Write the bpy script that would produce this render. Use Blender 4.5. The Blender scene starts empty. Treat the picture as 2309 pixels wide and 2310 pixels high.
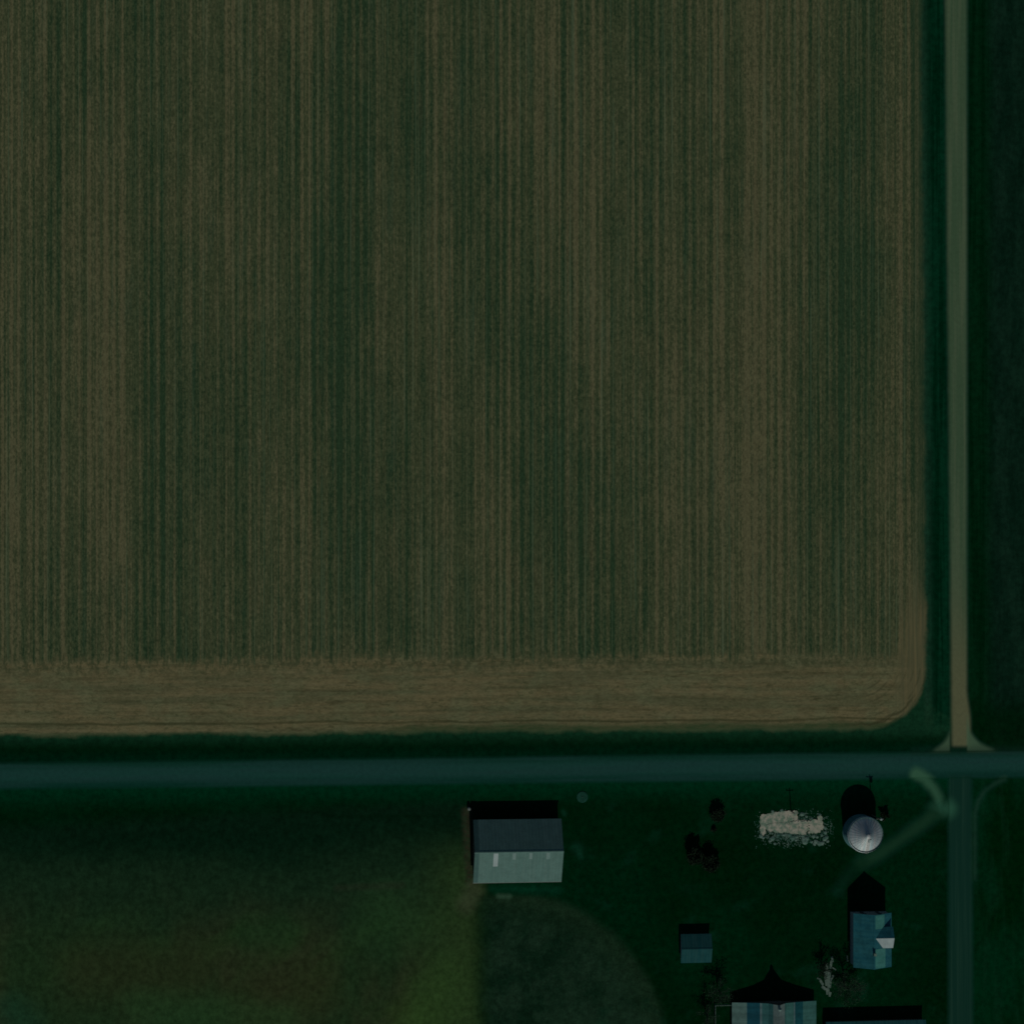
import bpy, bmesh, math, random
from mathutils import Vector, Matrix
import numpy as np

S = bpy.context.scene
COL = S.collection
rnd = random.Random(7)

# ------------------------------------------------------------------ camera, sky, sun, exposure
CAM = Vector((-70.0, 0.0, 650.0))          # survey aircraft, a little west of the farm, looking down
cam = bpy.data.objects.new('camera', bpy.data.cameras.new('camera'))
COL.objects.link(cam)
cam.location = CAM
fwd = (Vector((0, 0, 0)) - CAM).normalized()
right = fwd.cross(Vector((0, 1, 0))).normalized()
up = right.cross(fwd)
cam.matrix_world = Matrix(((right.x, up.x, -fwd.x, CAM.x), (right.y, up.y, -fwd.y, CAM.y),
                           (right.z, up.z, -fwd.z, CAM.z), (0, 0, 0, 1)))
U = 0.12                                     # metres of ground for one pixel of the 2309 px photograph
DIST = CAM.length
cam.data.sensor_fit = 'VERTICAL'
cam.data.sensor_height = 36
cam.data.sensor_width = 36
cam.data.lens = 36 * DIST / (2310 * U)
cam.data.clip_start = 1
cam.data.clip_end = 20000
S.camera = cam

ELEV, AZ = math.radians(38), math.radians(176)
w = bpy.data.worlds.new('World'); S.world = w; w.use_nodes = True
nt = w.node_tree
sky = nt.nodes.new('ShaderNodeTexSky'); sky.sky_type = 'NISHITA'; sky.sun_disc = False
sky.sun_elevation = ELEV; sky.sun_rotation = AZ
sky.ozone_density = 5.0; sky.dust_density = 0.1
nt.links.new(sky.outputs[0], nt.nodes['Background'].inputs[0])
nt.nodes['Background'].inputs[1].default_value = 0.08
sun = bpy.data.objects.new('sun', bpy.data.lights.new('sun', 'SUN')); COL.objects.link(sun)
sun.data.energy = 5.0; sun.data.angle = math.radians(0.5); sun.data.color = (1.0, 0.965, 0.90)
to_sun = Vector((math.sin(AZ) * math.cos(ELEV), math.cos(AZ) * math.cos(ELEV), math.sin(ELEV)))
sun.rotation_euler = to_sun.to_track_quat('Z', 'Y').to_euler()
sun.location = (0, -80, 60)
S.view_settings.view_transform = 'Standard'; S.view_settings.look = 'None'
S.view_settings.exposure = -1.95
S.view_settings.gamma = 1.0
S.render.engine = 'CYCLES'
S.cycles.filter_width = 1.7
S.cycles.max_bounces = 4

def P(px, py, z=0.0):
    """ground (or height z) point seen at a pixel of the 2309 x 2310 photograph"""
    d = fwd * DIST + right * ((px - 1154.5) * U) + up * ((1155 - py) * U)
    t = (z - CAM.z) / d.z
    return CAM + d * t
def X(px, py=1155, z=0.0): return P(px, py, z).x
def Y(py, px=1154.5, z=0.0): return P(px, py, z).y

# ------------------------------------------------------------------ colours
def lin1(c):
    c /= 255.0
    return c / 12.92 if c <= 0.04045 else ((c + 0.055) / 1.055) ** 2.4
KW = (0.276, 0.287, 0.312)                   # what a white level surface sends to the film in this sun
def C(r, g, b):
    return tuple(max(0.0004, min(0.9, lin1(v) / k)) for v, k in zip((r, g, b), KW))

# ------------------------------------------------------------------ node helper
class T:
    tree = None
class N:
    def __init__(s, sock): s.s = sock
    def _op(a, op, b=None, c=None, clamp=False):
        n = T.tree.nodes.new('ShaderNodeMath'); n.operation = op; n.use_clamp = clamp
        for i, v in enumerate((a, b, c)):
            if v is None: continue
            if isinstance(v, N): T.tree.links.new(v.s, n.inputs[i])
            else: n.inputs[i].default_value = v
        return N(n.outputs[0])
    def __add__(a, b): return N._op(a, 'ADD', b)
    __radd__ = __add__
    def __sub__(a, b): return N._op(a, 'SUBTRACT', b)
    def __rsub__(a, b): return N._op(b, 'SUBTRACT', a)
    def __mul__(a, b): return N._op(a, 'MULTIPLY', b)
    __rmul__ = __mul__
    def mx(a, b): return N._op(a, 'MAXIMUM', b)
    def mn(a, b): return N._op(a, 'MINIMUM', b)
    def sq(a): return N._op(a, 'SQRT')
    def sin(a): return N._op(a, 'SINE')
    def ab(a): return N._op(a, 'ABSOLUTE')
    def clamp(a): return N._op(a, 'ADD', 0.0, clamp=True)
def step(v, lo, hi):
    """smooth 0..1 as v runs from lo to hi (lo may be above hi)"""
    n = T.tree.nodes.new('ShaderNodeMapRange'); n.interpolation_type = 'SMOOTHSTEP'
    T.tree.links.new(v.s, n.inputs[0])
    if lo <= hi: vals = (lo, hi, 0, 1)
    else: vals = (hi, lo, 1, 0)
    for i, x in enumerate(vals): n.inputs[i + 1].default_value = x
    return N(n.outputs[0])
def comb(x, y, z=0.0):
    n = T.tree.nodes.new('ShaderNodeCombineXYZ')
    for i, v in enumerate((x, y, z)):
        if isinstance(v, N): T.tree.links.new(v.s, n.inputs[i])
        else: n.inputs[i].default_value = v
    return n.outputs[0]
def noise(x, y, sx, sy, seed, detail=2.0, rough=0.55):
    n = T.tree.nodes.new('ShaderNodeTexNoise')
    n.inputs['Scale'].default_value = 1.0
    n.inputs['Detail'].default_value = detail; n.inputs['Roughness'].default_value = rough
    T.tree.links.new(comb(x * sx, y * sy, float(seed) * 7.31), n.inputs['Vector'])
    return N(n.outputs['Fac'])
def mix(f, a, b):
    n = T.tree.nodes.new('ShaderNodeMix'); n.data_type = 'RGBA'
    if isinstance(f, N): T.tree.links.new(f.s, n.inputs[0])
    else: n.inputs[0].default_value = f
    for i, v in ((6, a), (7, b)):
        if isinstance(v, N): T.tree.links.new(v.s, n.inputs[i])
        else: n.inputs[i].default_value = (*v, 1)
    return N(n.outputs[2])
def vary(col, f):
    """colour times a scalar node"""
    n = T.tree.nodes.new('ShaderNodeVectorMath'); n.operation = 'SCALE'
    T.tree.links.new(col.s, n.inputs[0]); T.tree.links.new(f.s, n.inputs['Scale'])
    return N(n.outputs[0])
def seg(x, y, a, b):
    """distance to the segment a-b"""
    ax, ay, bx, by = a[0], a[1], b[0], b[1]
    dx, dy = bx - ax, by - ay
    L = dx * dx + dy * dy
    t = (((x - ax) * dx + (y - ay) * dy) * (1 / L)).clamp()
    ex = x - (t * dx + ax); ey = y - (t * dy + ay)
    return (ex * ex + ey * ey).sq()
def poly(x, y, pts):
    d = None
    for a, b in zip(pts, pts[1:]):
        q = seg(x, y, a, b); d = q if d is None else d.mn(q)
    return d
def new_mat(name, rough=0.9, spec=0.0, metal=0.0):
    m = bpy.data.materials.new(name); m.use_nodes = True
    b = m.node_tree.nodes['Principled BSDF']
    b.inputs['Roughness'].default_value = rough
    b.inputs['Specular IOR Level'].default_value = spec
    b.inputs['Metallic'].default_value = metal
    return m, b
def pos_xy():
    g = T.tree.nodes.new('ShaderNodeNewGeometry'); s = T.tree.nodes.new('ShaderNodeSeparateXYZ')
    T.tree.links.new(g.outputs['Position'], s.inputs[0])
    return N(s.outputs[0]), N(s.outputs[1]), N(s.outputs[2])

# ------------------------------------------------------------------ terrain: one soil-and-grass material, laid out in metres
def line_y(p, q):
    """y of a nearly east-west line through two photo points, as (slope, offset)"""
    a, b = P(*p), P(*q); m = (b.y - a.y) / (b.x - a.x)
    return m, a.y - m * a.x
def line_x(p, q):
    a, b = P(*p), P(*q); m = (b.x - a.x) / (b.y - a.y)
    return m, a.x - m * a.y
F_S = line_y((0, 1660), (1950, 1646))        # south edge of the field
F_E = line_x((2076, 0), (2087, 1500))        # east edge of the field
HEAD = line_y((0, 1492), (1950, 1474))       # where the rows stop and the headland begins
RD_N = line_y((0, 1722), (2309, 1694))       # tar road, north edge
RD_S = line_y((0, 1778), (2309, 1752))
NR_W = line_x((2129, 0), (2144, 1690)); NR_E = line_x((2180, 0), (2180, 1600))
SR_W = line_x((2138, 1800), (2138, 2300)); SR_E = line_x((2190, 1800), (2192, 2300))
def xy(*pts): return [(P(a, b).x, P(a, b).y) for a, b in pts]

def terrain():
    m, bs = new_mat('soil_and_grass', 1.0)
    T.tree = m.node_tree
    x, y, _ = pos_xy()
    # wobble for natural edges
    wob = (noise(x, y, .22, .22, 1, 3) - .5) * 2.2
    fine = noise(x, y, 2.2, 2.2, 2, 1)
    grain = noise(x, y, .9, .9, 3, 3, .65)
    broad = noise(x, y, .035, .035, 4, 3)
    # ---- farmyard grass
    g1 = mix(step(broad, .38, .62), C(0, 17, 4), C(0, 24, 10))
    col = mix(step(grain, .35, .7), g1, C(1, 20, 7))
    # ---- west meadow, browner and paler to the south
    ym = y + (noise(x, y, .03, .05, 5, 3) - .5) * 22
    mead = mix(step(ym, Y(1870), Y(1990)), C(4, 21, 11), C(14, 31, 18))
    mead = mix(step(ym, Y(1960), Y(2180)), mead, mix(step(noise(x, y, .04, .02, 6, 3), .4, .6), C(20, 36, 19), C(27, 35, 20)))
    mott = noise(x, y, .55, .3, 7, 4, .7)
    mead = vary(mead, step(mott, .15, .85) * .5 + .75)
    diag = noise(x * .8 + y * .6, y * .8 - x * .6, .04, .13, 8, 3)
    mead = mix(step(diag, .46, .72) * step(y, Y(2000), Y(2100)) * .3, mead, C(26, 48, 22))
    gb = seg(x, y, P(560, 2060), P(690, 2065))
    mead = mix(step(gb, 14, 2) * .0, mead, C(22, 48, 22))
    for (a, b, wd, cc, st) in (((880, 2060), (900, 2080), 14, (24, 47, 24), .5),
                               ((760, 2003), (905, 1998), 1.6, (30, 34, 25), .3),
                               ((640, 2105), (560, 2108), 8, (18, 42, 20), .5),
                               ((1020, 2230), (960, 2310), 14, (36, 58, 24), .7),
                               ((200, 2190), (420, 2200), 14, (30, 34, 18), .5),
                               ((560, 2270), (700, 2240), 14, (30, 34, 18), .5),
                               ((30, 2280), (60, 2310), 8, (16, 44, 30), .5),
                               ((320, 2275), (640, 2305), 9, (26, 50, 26), .45)):
        d = seg(x, y, P(*a), P(*b)) + wob * (.7 if wd < 3 else 1.6)
        mead = mix(step(d, wd, wd * .1) * st, mead, C(*cc))
    mead = mix(step(seg(x, y, P(740, 1842), P(985, 1841)) + wob * .3, 1.0, 0) * .35, mead, C(0, 12, 3))
    # verge below the tar road
    top_m = line_y((0, 1860), (1000, 1800))
    in_m = step(y - (x * top_m[0] + top_m[1]) + wob, 2.0, -3.5) * step(x + wob, X(1085, 2000), X(1040, 2000))
    col = mix(in_m, col, mead)
    # worn green-brown lane running south from the barn's west end
    lane_w = line_x((985, 1900), (960, 2310)); lane_e = line_x((1078, 1900), (1092, 2310))
    lane = step(x - (y * lane_w[0] + lane_w[1]) + wob * 2, -11, 11) * step(x - (y * lane_e[0] + lane_e[1]) + wob * 1.2, 4.5, -5)
    lane = lane * step(y + wob * 2, Y(1850), Y(1985))
    col = mix(lane * .8, col, vary(mix(step(grain, .3, .7), C(26, 43, 20), C(31, 48, 24)), step(broad, 0, 1) * .3 + .85))
    dirt = seg(x, y, P(1052, 1830), P(1062, 1990)) + wob * .5
    col = mix(step(dirt, 2.2, .5) * .85, col, mix(step(grain, .4, .6), C(30, 30, 22), C(24, 34, 22)))
    col = mix(step(seg(x, y, P(1070, 2010), P(1052, 2040)) + wob * .5, 4.5, .5) * .7, col, C(40, 48, 32))
    # old stackyard: a round paler patch south of the barn
    cx, cy = P(1120, 2400).x, P(1120, 2400).y
    rr = ((x - cx) * (x - cx) + (y - cy) * (y - cy)).sq() + wob * .9
    pat = step(rr, 48.6, 45.0) * step(x + wob * 1.2, X(1060, 2200), X(1125, 2200)) * step(y, Y(2008), Y(2030))
    pc = mix(step(noise(x, y, .12, .12, 9, 4, .65), .36, .62), C(7, 24, 14), C(16, 33, 22))
    pc = mix(step(rr, 37, 46) * .6, pc, C(17, 33, 20))
    col = mix(pat, col, vary(pc, step(fine, .2, .8) * .35 + .8))
    s_strip = seg(x, y, P(1110, 2005), P(1255, 2008)) + wob * .25
    col = mix(step(s_strip + wob * .6, 2.4, -.4) * .6, col, C(4, 40, 26))
    col = mix(step(seg(x, y, P(1125, 2021), P(1148, 2022)) + wob * .3, 1.3, -.2) * .7, col, C(38, 60, 46))
    for (px, py, r, st) in ((1300, 1912, 2.4, .6), (1308, 1930, 1.2, .6), (1270, 1832, 1.1, .5)):
        d = seg(x, y, P(px, py), P(px + 2, py + 4)) + wob * .3
        col = mix(step(d, r * 1.2, 0) * st * .7, col, C(12, 44, 32))
    # slight paleness under trees and round the yard
    yd = noise(x, y, .09, .09, 10, 3)
    col = mix(step(yd, .56, .72) * step(y, Y(1790), Y(1830)) * step(x, X(1290, 2000), X(1330, 2000)) * .55, col, C(4, 32, 20))
    # ---- verge strip south of the tar road and grass north of it
    ds = y - (x * RD_S[0] + RD_S[1])
    col = mix(step(ds, -7.5, -.5) * step(ds, 1, 0) * .8, col, C(0, 33, 18))
    dn = y - (x * RD_N[0] + RD_N[1])
    ditch = mix(step(dn + wob * .3, .5, 4.5), C(0, 22, 11), C(0, 17, 5))
    dfs = y - (x * F_S[0] + F_S[1])
    ditch = mix(step(dfs + wob * .3, -4.5, .4), ditch, C(10, 36, 22))
    south = col
    northm = step(dn, -.5, .5)
    col = ditch
    # ---- east: verge of the gravel road and the neighbour's dark field
    dnw = x - (y * NR_W[0] + NR_W[1])
    dfe = x - (y * F_E[0] + F_E[1])
    vs = noise(x, y, .8, .02, 11, 2)
    vc = mix(step(dfe, -.6, 3.2), C(17, 40, 28), mix(step(vs, .4, .6), C(0, 24, 12), C(3, 32, 19)))
    vc = mix(step(y, Y(1560), Y(1640)) * step(noise(x, y, .2, .2, 12, 3), .42, .6) * .8, vc, C(16, 42, 26))
    vc = mix(step(y, Y(1620), Y(1665)), vc, ditch)
    col = mix(step(dfe, -1, .3), col, vc)
    dne = x - (y * NR_E[0] + NR_E[1])
    es = noise(x, y, .7, .015, 13, 2)
    ef = mix(step(es, .4, .6), C(0, 20, 7), C(2, 25, 11))
    ef = mix(step(dne + wob, 4, 9), ef, mix(step(noise(x, y, .25, .06, 14, 4, .7), .35, .65), C(4, 21, 13), C(9, 28, 19)))
    ef = mix(step(y, Y(1560), Y(1640)) * .8, ef, C(0, 18, 5))
    se = mix(step(noise(x, y, .06, .03, 15, 3), .4, .6), C(0, 20, 5), C(1, 28, 13))
    se = mix(step(noise(x, y, .4, .04, 16, 2), .5, .66) * .35, se, C(6, 32, 18))
    north = mix(step(dne, -.5, .5), col, ef)
    south = mix(step(dne, -.5, .5), south, se)
    col = north
    # ---- the big field: stubble and green rows running north-south
    ph = noise(x, y, .06, .001, 17, 1)
    rows = (x * (2 * math.pi / 2.25) + ph * 6).sin() * .5 + .5
    rows = rows * rows
    row2 = (x * (2 * math.pi / .76) + ph * 3).sin()
    r1 = noise(x, y, .85, .0025, 18, 2, .65)
    r2 = noise(x, y, .2, .003, 19, 2)
    r3 = noise(x, y, .035, .010, 20, 3)
    r4 = noise(x, y, 2.2, 1.1, 21, 2, .75)
    r5 = noise(x, y, 1.7, .035, 22, 2, .7)
    lng = noise(x, y, .25, .12, 44, 3, .7)
    f = rows * .20 + row2 * .035 + r1 * .85 + r2 * .55 + r3 * .6 + (r4 - .5) * .55 + (r5 - .5) * .5 + (lng - .5) * .35 - 1.03
    # bands read off the photograph: (pixel column, pixel row, half width, half height, more brown + / more green -)
    for (px, py, hw, hh, k) in ((362, 800, 55, 900, -.17), (245, 800, 60, 800, .15), (60, 900, 90, 900, .06),
                                (770, 700, 60, 700, -.16), (900, 600, 120, 600, -.11), (1000, 150, 160, 200, .02),
                                (1650, 900, 170, 450, .12), (1880, 800, 90, 800, -.13), (1360, 250, 130, 300, .05),
                                (560, 350, 110, 450, .03), (1220, 950, 60, 500, -.07), (1510, 1150, 40, 500, .07),
                                (1990, 900, 40, 800, .08), (2062, 700, 22, 700, -.1), (480, 1000, 40, 600, -.04)):
        c = P(px, py)
        ax = ((x - c.x) * (1 / (hw * U))).ab(); ay = ((y - c.y) * (1 / (hh * U))).ab()
        f = f + step(ax + wob * .06, 1.5, .35) * step(ay, 1.4, .4) * (k * .72)
    fc = mix(step(f, -.24, .02), C(27, 42, 27), C(43, 50, 33))
    fc = mix(step(f, .01, .30), fc, C(60, 60, 42))
    hue = noise(x, y, .3, .03, 23, 3)
    fc = mix(step(hue, .56, .72) * .3, fc, C(30, 48, 35))
    fc = mix(step(hue, .42, .30) * .25, fc, C(50, 49, 34))
    fc = vary(fc, step(r4, .25, .75) * .55 + .75)
    pale = noise(x, y, 2.2, .012, 24, 1)
    fc = mix(step(pale, .62, .74) * .45, fc, C(60, 72, 54))
    # headland ploughed east-west
    dh = y - (x * HEAD[0] + HEAD[1])
    jag = (noise(x, y, .8, .02, 25, 2, .7) - .5) * 10 + (noise(x, y, .08, .02, 26, 2) - .5) * 4
    hl = step(dh + jag, 1.6, -1.6)
    h1 = noise(x, y, .03, .5, 27, 3, .6); h2 = noise(x, y, .35, 1.2, 28, 3, .7)
    hc = mix(step(h1, .36, .64), C(58, 59, 41), C(70, 66, 46))
    hc = mix(step(noise(x, y, .12, .12, 29, 3), .45, .65) * .5, hc, C(64, 69, 49))
    hc = mix(step(h2, .58, .74) * .7, hc, C(40, 44, 28))
    hs = noise(x, y, .16, .9, 30, 2, .6) + (noise(x, y, .02, .3, 31, 1) - .5) * .5
    hc = mix(step(hs, .66, .78) * .6, hc, C(44, 44, 28))
    hc = vary(hc, step(noise(x, y, .8, 2.0, 40, 3, .7), .25, .75) * .44 + .80)
    wt = (dfs * (2 * math.pi / 3.1) + noise(x, y, .02, .05, 45, 2) * 5).sin()
    hc = mix(step(wt, .45, .95) * step(noise(x, y, .06, .4, 46, 3, .7), .45, .58) * .35, hc, C(42, 43, 28))
    hc = mix(step(wt, -.5, -.98) * step(noise(x, y, .06, .35, 47, 3, .7), .45, .58) * .3, hc, C(80, 76, 55))
    clod = noise(x, y, .7, .9, 50, 4, .75)
    hc = mix(step(clod, .54, .66) * .55, hc, C(44, 49, 31))
    hc = mix(step(clod, .44, .34) * .35, hc, C(76, 74, 55))
    band = step(dh.ab(), 6.5, 1)
    hc = mix(band * step(noise(x, y, .7, .5, 32, 3, .7), .47, .58) * .7, hc, C(40, 46, 30))
    fc = mix(hl, fc, hc)
    # turning strip up the east side
    tc = mix(step(r5, .35, .65), C(57, 58, 41), C(69, 65, 45))
    ts = step(dfe + jag * .8 + wob + step(y, Y(1300), Y(1480)) * 3.0, -7.5, -1.5) * step(y + jag * 2.0, Y(1230), Y(1440))
    fc = mix(ts * .9, fc, tc)
    fc = mix(step(dfe, -4.5, -.5) * step(y, Y(1420), Y(1300)) * .55, fc, C(30, 44, 29))
    ac = P(1935, 1490)
    ar = ((x - ac.x) * (x - ac.x) + (y - ac.y) * (y - ac.y)).sq() + wob * .2
    at = (ar * (2 * math.pi / 1.9)).sin()
    aq = step(x, ac.x - 3, ac.x + 3) * step(y, ac.y + 3, ac.y - 3)
    fc = mix(aq * step(at, .4, .95) * step(noise(x, y, .2, .2, 48, 2), .4, .6) * .5, fc, C(42, 44, 29))
    # last green pass along the south edge
    de = dfs + (noise(x, y, .05, .05, 33, 2) - .5) * 2.2
    gs = step(de, 2.6, 1.2) * step(x, X(800, 1640), X(960, 1640))
    fc = mix(gs * .8, fc, mix(step(h2, .4, .6), C(28, 45, 26), C(42, 50, 32)))
    fc = mix(step((de - 2.9).ab(), .5, .1) * .55, fc, C(34, 38, 22))
    arc_c = P(1945, 1500)
    fc = mix(step(dfs + wob * .2, 1.0, .1) * .5, fc, C(42, 56, 38))
    # field outline with a rounded south-east corner
    R = 17.0
    qx = (dfe * -1.0); qy = dfs
    ox = (R - qx).mx(0.0); oy = (R - qy).mx(0.0)
    out = (ox * ox + oy * oy).sq() - R + (noise(x, y, .09, .09, 51, 2) - .5) * 2.6 + (noise(x, y, .5, .5, 34, 3, .6) - .5) * 1.3
    fieldm = step(out, .7, -.9)
    fc = mix(step((out + 1.6).ab(), .5, .1) * step(x, X(1880, 1600), X(1960, 1600)) * step(y, Y(1560), Y(1600)) * .6, fc, C(34, 36, 22))
    # ---- roads
    rn = noise(x, y, .02, .5, 35, 3)
    rc = mix(step(ds, .3, 2.8), C(7, 36, 29), C(17, 45, 40))
    rc = mix(step(dn, -2.6, -.3), rc, C(9, 37, 29))
    rc = mix(step(rn, .4, .62) * .5, rc, C(19, 42, 40))
    road = step(ds + wob * .12, -.9, .5) * step(dn + wob * .12, .7, -.7)
    rcol = vary(rc, step(grain, .2, .8) * .2 + .9); ralpha = road
    gv = mix(step(noise(x, y, .7, .02, 36, 2), .38, .62), C(43, 60, 43), C(52, 65, 48))
    gv = mix(step(y, Y(1250), Y(1600)), gv, C(65, 68, 49))
    nr = step(dnw + wob * .15, -.9, 1.0) * step(dne + step(y, Y(1560), Y(1640)) * -1.0, 1.0, -.8) * step(y, Y(1704), Y(1689))
    rcol = mix(nr, rcol, vary(gv, step(grain, .2, .8) * .16 + .92)); ralpha = ralpha.mx(nr)
    sw = x - (y * SR_W[0] + SR_W[1]); sE = x - (y * SR_E[0] + SR_E[1])
    sc = mix(step(noise(x, y, .9, .015, 37, 2), .4, .62), C(11, 35, 28), C(17, 40, 32))
    sr = step(sw, -.9, .9) * step(sE, 1.0, -.9) * step(ds, 1.5, -1)
    rcol = mix(sr, rcol, sc); ralpha = ralpha.mx(sr)
    # gravel fillets where the roads meet
    yj, xw, xe_ = Y(1690, 2140), X(2141, 1680), X(2180, 1680)
    for xc0, sg, R_, cc in ((xw, -1, 6.5, (50, 68, 51)), (xe_, 1, 9.5, (52, 72, 54))):
        ex = ((x - xc0) * sg * -1.0 + R_).mx(0.0); ey = (y * -1.0 + (yj + R_)).mx(0.0)
        q = (ex * ex + ey * ey).sq() - R_ + wob * .25
        k = step(q, -.9, 1.0) * step(x * sg, xc0 * sg + R_, xc0 * sg + R_ - 3) * step(y, yj + R_ + 1, yj + R_ - 2) * step(y, yj - 1.4, yj) * step(x * sg, xc0 * sg - .6, xc0 * sg + .4) * .9
        rcol = mix(k, rcol, C(*cc)); ralpha = ralpha.mx(k)
    # gravel thrown out at the corners
    for pts, wd, cc, st in (((xy((2066, 1747), (2086, 1759), (2103, 1778), (2115, 1800), (2120, 1828))), 2.3, (38, 68, 51), .85),
                            ((xy((2112, 1826), (2134, 1824))), 3.4, (30, 64, 49), .75),
                            ((xy((2105, 1838), (2050, 1880), (1990, 1922), (1940, 1948))), 2.7, (19, 44, 30), .75),
                            ((xy((1945, 1945), (1910, 1975), (1890, 2010))), 2.2, (7, 32, 19), .4),
                            ((xy((2197, 1980), (2198, 1835), (2206, 1805), (2220, 1785), (2240, 1769), (2264, 1758))), 1.3, (30, 54, 43), .45),
                            ((xy((2060, 1693), (2309, 1690))), 1.5, (20, 31, 27), .25)):
        d = poly(x, y, pts) + wob * .55
        k = step(d, wd * 1.35, wd * -.1) * st
        rcol = mix((k * 1.6).mn(1.0), rcol, C(*cc)); ralpha = ralpha.mx(k)
    # separate closures, so that each patch of land only evaluates its own colours
    def dif(c):
        n = T.tree.nodes.new('ShaderNodeBsdfDiffuse'); T.tree.links.new(c.s, n.inputs[0]); return n.outputs[0]
    def mixs(f, a, b):
        n = T.tree.nodes.new('ShaderNodeMixShader'); T.tree.links.new(f.s, n.inputs[0])
        T.tree.links.new(a, n.inputs[1]); T.tree.links.new(b, n.inputs[2]); return n.outputs[0]
    turf = step(noise(x, y, .6, .6, 49, 4, .75), .25, .75) * .6 + .7
    south = vary(south, turf); north = vary(north, turf)
    land = mixs(northm, dif(south), dif(north))
    land = mixs(fieldm, land, dif(fc))
    land = mixs(ralpha, land, dif(rcol))
    T.tree.nodes.remove(bs)
    T.tree.links.new(land, T.tree.nodes['Material Output'].inputs['Surface'])
    return m
TERRAIN = terrain()

# ------------------------------------------------------------------ mesh helpers
def obj(name, bm, mats, parent=None, kind=None, smooth=False):
    me = bpy.data.meshes.new(name)
    bmesh.ops.recalc_face_normals(bm, faces=bm.faces)
    bm.to_mesh(me); bm.free()
    if not isinstance(mats, (list, tuple)): mats = [mats]
    for m in mats: me.materials.append(m)
    if smooth:
        for p in me.polygons: p.use_smooth = True
    o = bpy.data.objects.new(name, me); COL.objects.link(o)
    if parent: o.parent = parent
    if kind: o['kind'] = kind
    return o
def thing(name, label, cat, loc, rz=0, group=None):
    o = bpy.data.objects.new(name, None); COL.objects.link(o)
    o.location = loc; o.rotation_euler = (0, 0, rz); o.empty_display_size = .5
    tag(o, label, cat, group); return o
def tag(o, label, cat, group=None):
    o['label'] = label; o['category'] = cat
    if group: o['group'] = group
def sheet(name, pts, z):
    bm = bmesh.new()
    f = bm.faces.new([bm.verts.new((p[0], p[1], z)) for p in pts])
    if f.normal.z < 0: f.normal_flip()
    me = bpy.data.meshes.new(name); bm.to_mesh(me); bm.free()
    me.materials.append(TERRAIN)
    o = bpy.data.objects.new(name, me); COL.objects.link(o); o['kind'] = 'structure'
    return o
def box(bm, x0, x1, y0, y1, z0, z1, mi=0):
    v = [bm.verts.new(p) for p in ((x0, y0, z0), (x1, y0, z0), (x1, y1, z0), (x0, y1, z0),
                                   (x0, y0, z1), (x1, y0, z1), (x1, y1, z1), (x0, y1, z1))]
    for q in ((0, 3, 2, 1), (4, 5, 6, 7), (0, 1, 5, 4), (1, 2, 6, 5), (2, 3, 7, 6), (3, 0, 4, 7)):
        bm.faces.new([v[i] for i in q]).material_index = mi
def prism(bm, prof, axis, a, b, mi=0):
    """closed profile extruded along axis 'x' (profile = (y,z)) or 'y' (profile = (x,z))"""
    def pt(p, t): return (t, p[0], p[1]) if axis == 'x' else (p[0], t, p[1])
    A = [bm.verts.new(pt(p, a)) for p in prof]; B = [bm.verts.new(pt(p, b)) for p in prof]
    n = len(prof)
    bm.faces.new(A).material_index = mi; bm.faces.new(B[::-1]).material_index = mi
    for i in range(n):
        bm.faces.new((A[i], B[i], B[(i + 1) % n], A[(i + 1) % n])).material_index = mi
def tube(bm, pts, rad, n=7, cap=True, mi=0):
    rings = []
    for i, p in enumerate(pts):
        p = Vector(p)
        d = (Vector(pts[min(i + 1, len(pts) - 1)]) - Vector(pts[max(i - 1, 0)])).normalized()
        a = d.orthogonal().normalized(); b = d.cross(a)
        r = rad[i] if isinstance(rad, (list, tuple)) else rad
        rings.append([bm.verts.new(p + (a * math.cos(2 * math.pi * k / n) + b * math.sin(2 * math.pi * k / n)) * r) for k in range(n)])
    for A, B in zip(rings, rings[1:]):
        for k in range(n):
            bm.faces.new((A[k], A[(k + 1) % n], B[(k + 1) % n], B[k])).material_index = mi
    if cap and len(rings[0]) > 2:
        bm.faces.new(rings[0][::-1]); bm.faces.new(rings[-1])
def lathe(bm, prof, n=48, mi=0, wob=None):
    rings = []
    for r, z in prof:
        if r < 1e-4: rings.append([bm.verts.new((0, 0, z))])
        else: rings.append([bm.verts.new((r * math.cos(2 * math.pi * k / n), r * math.sin(2 * math.pi * k / n), z)) for k in range(n)])
    for A, B in zip(rings, rings[1:]):
        for k in range(n):
            j = (k + 1) % n
            q = [A[k % len(A)], A[j % len(A)], B[j % len(B)], B[k % len(B)]]
            q = list(dict.fromkeys(q))
            if len(q) >= 3: bm.faces.new(q).material_index = mi

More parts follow.
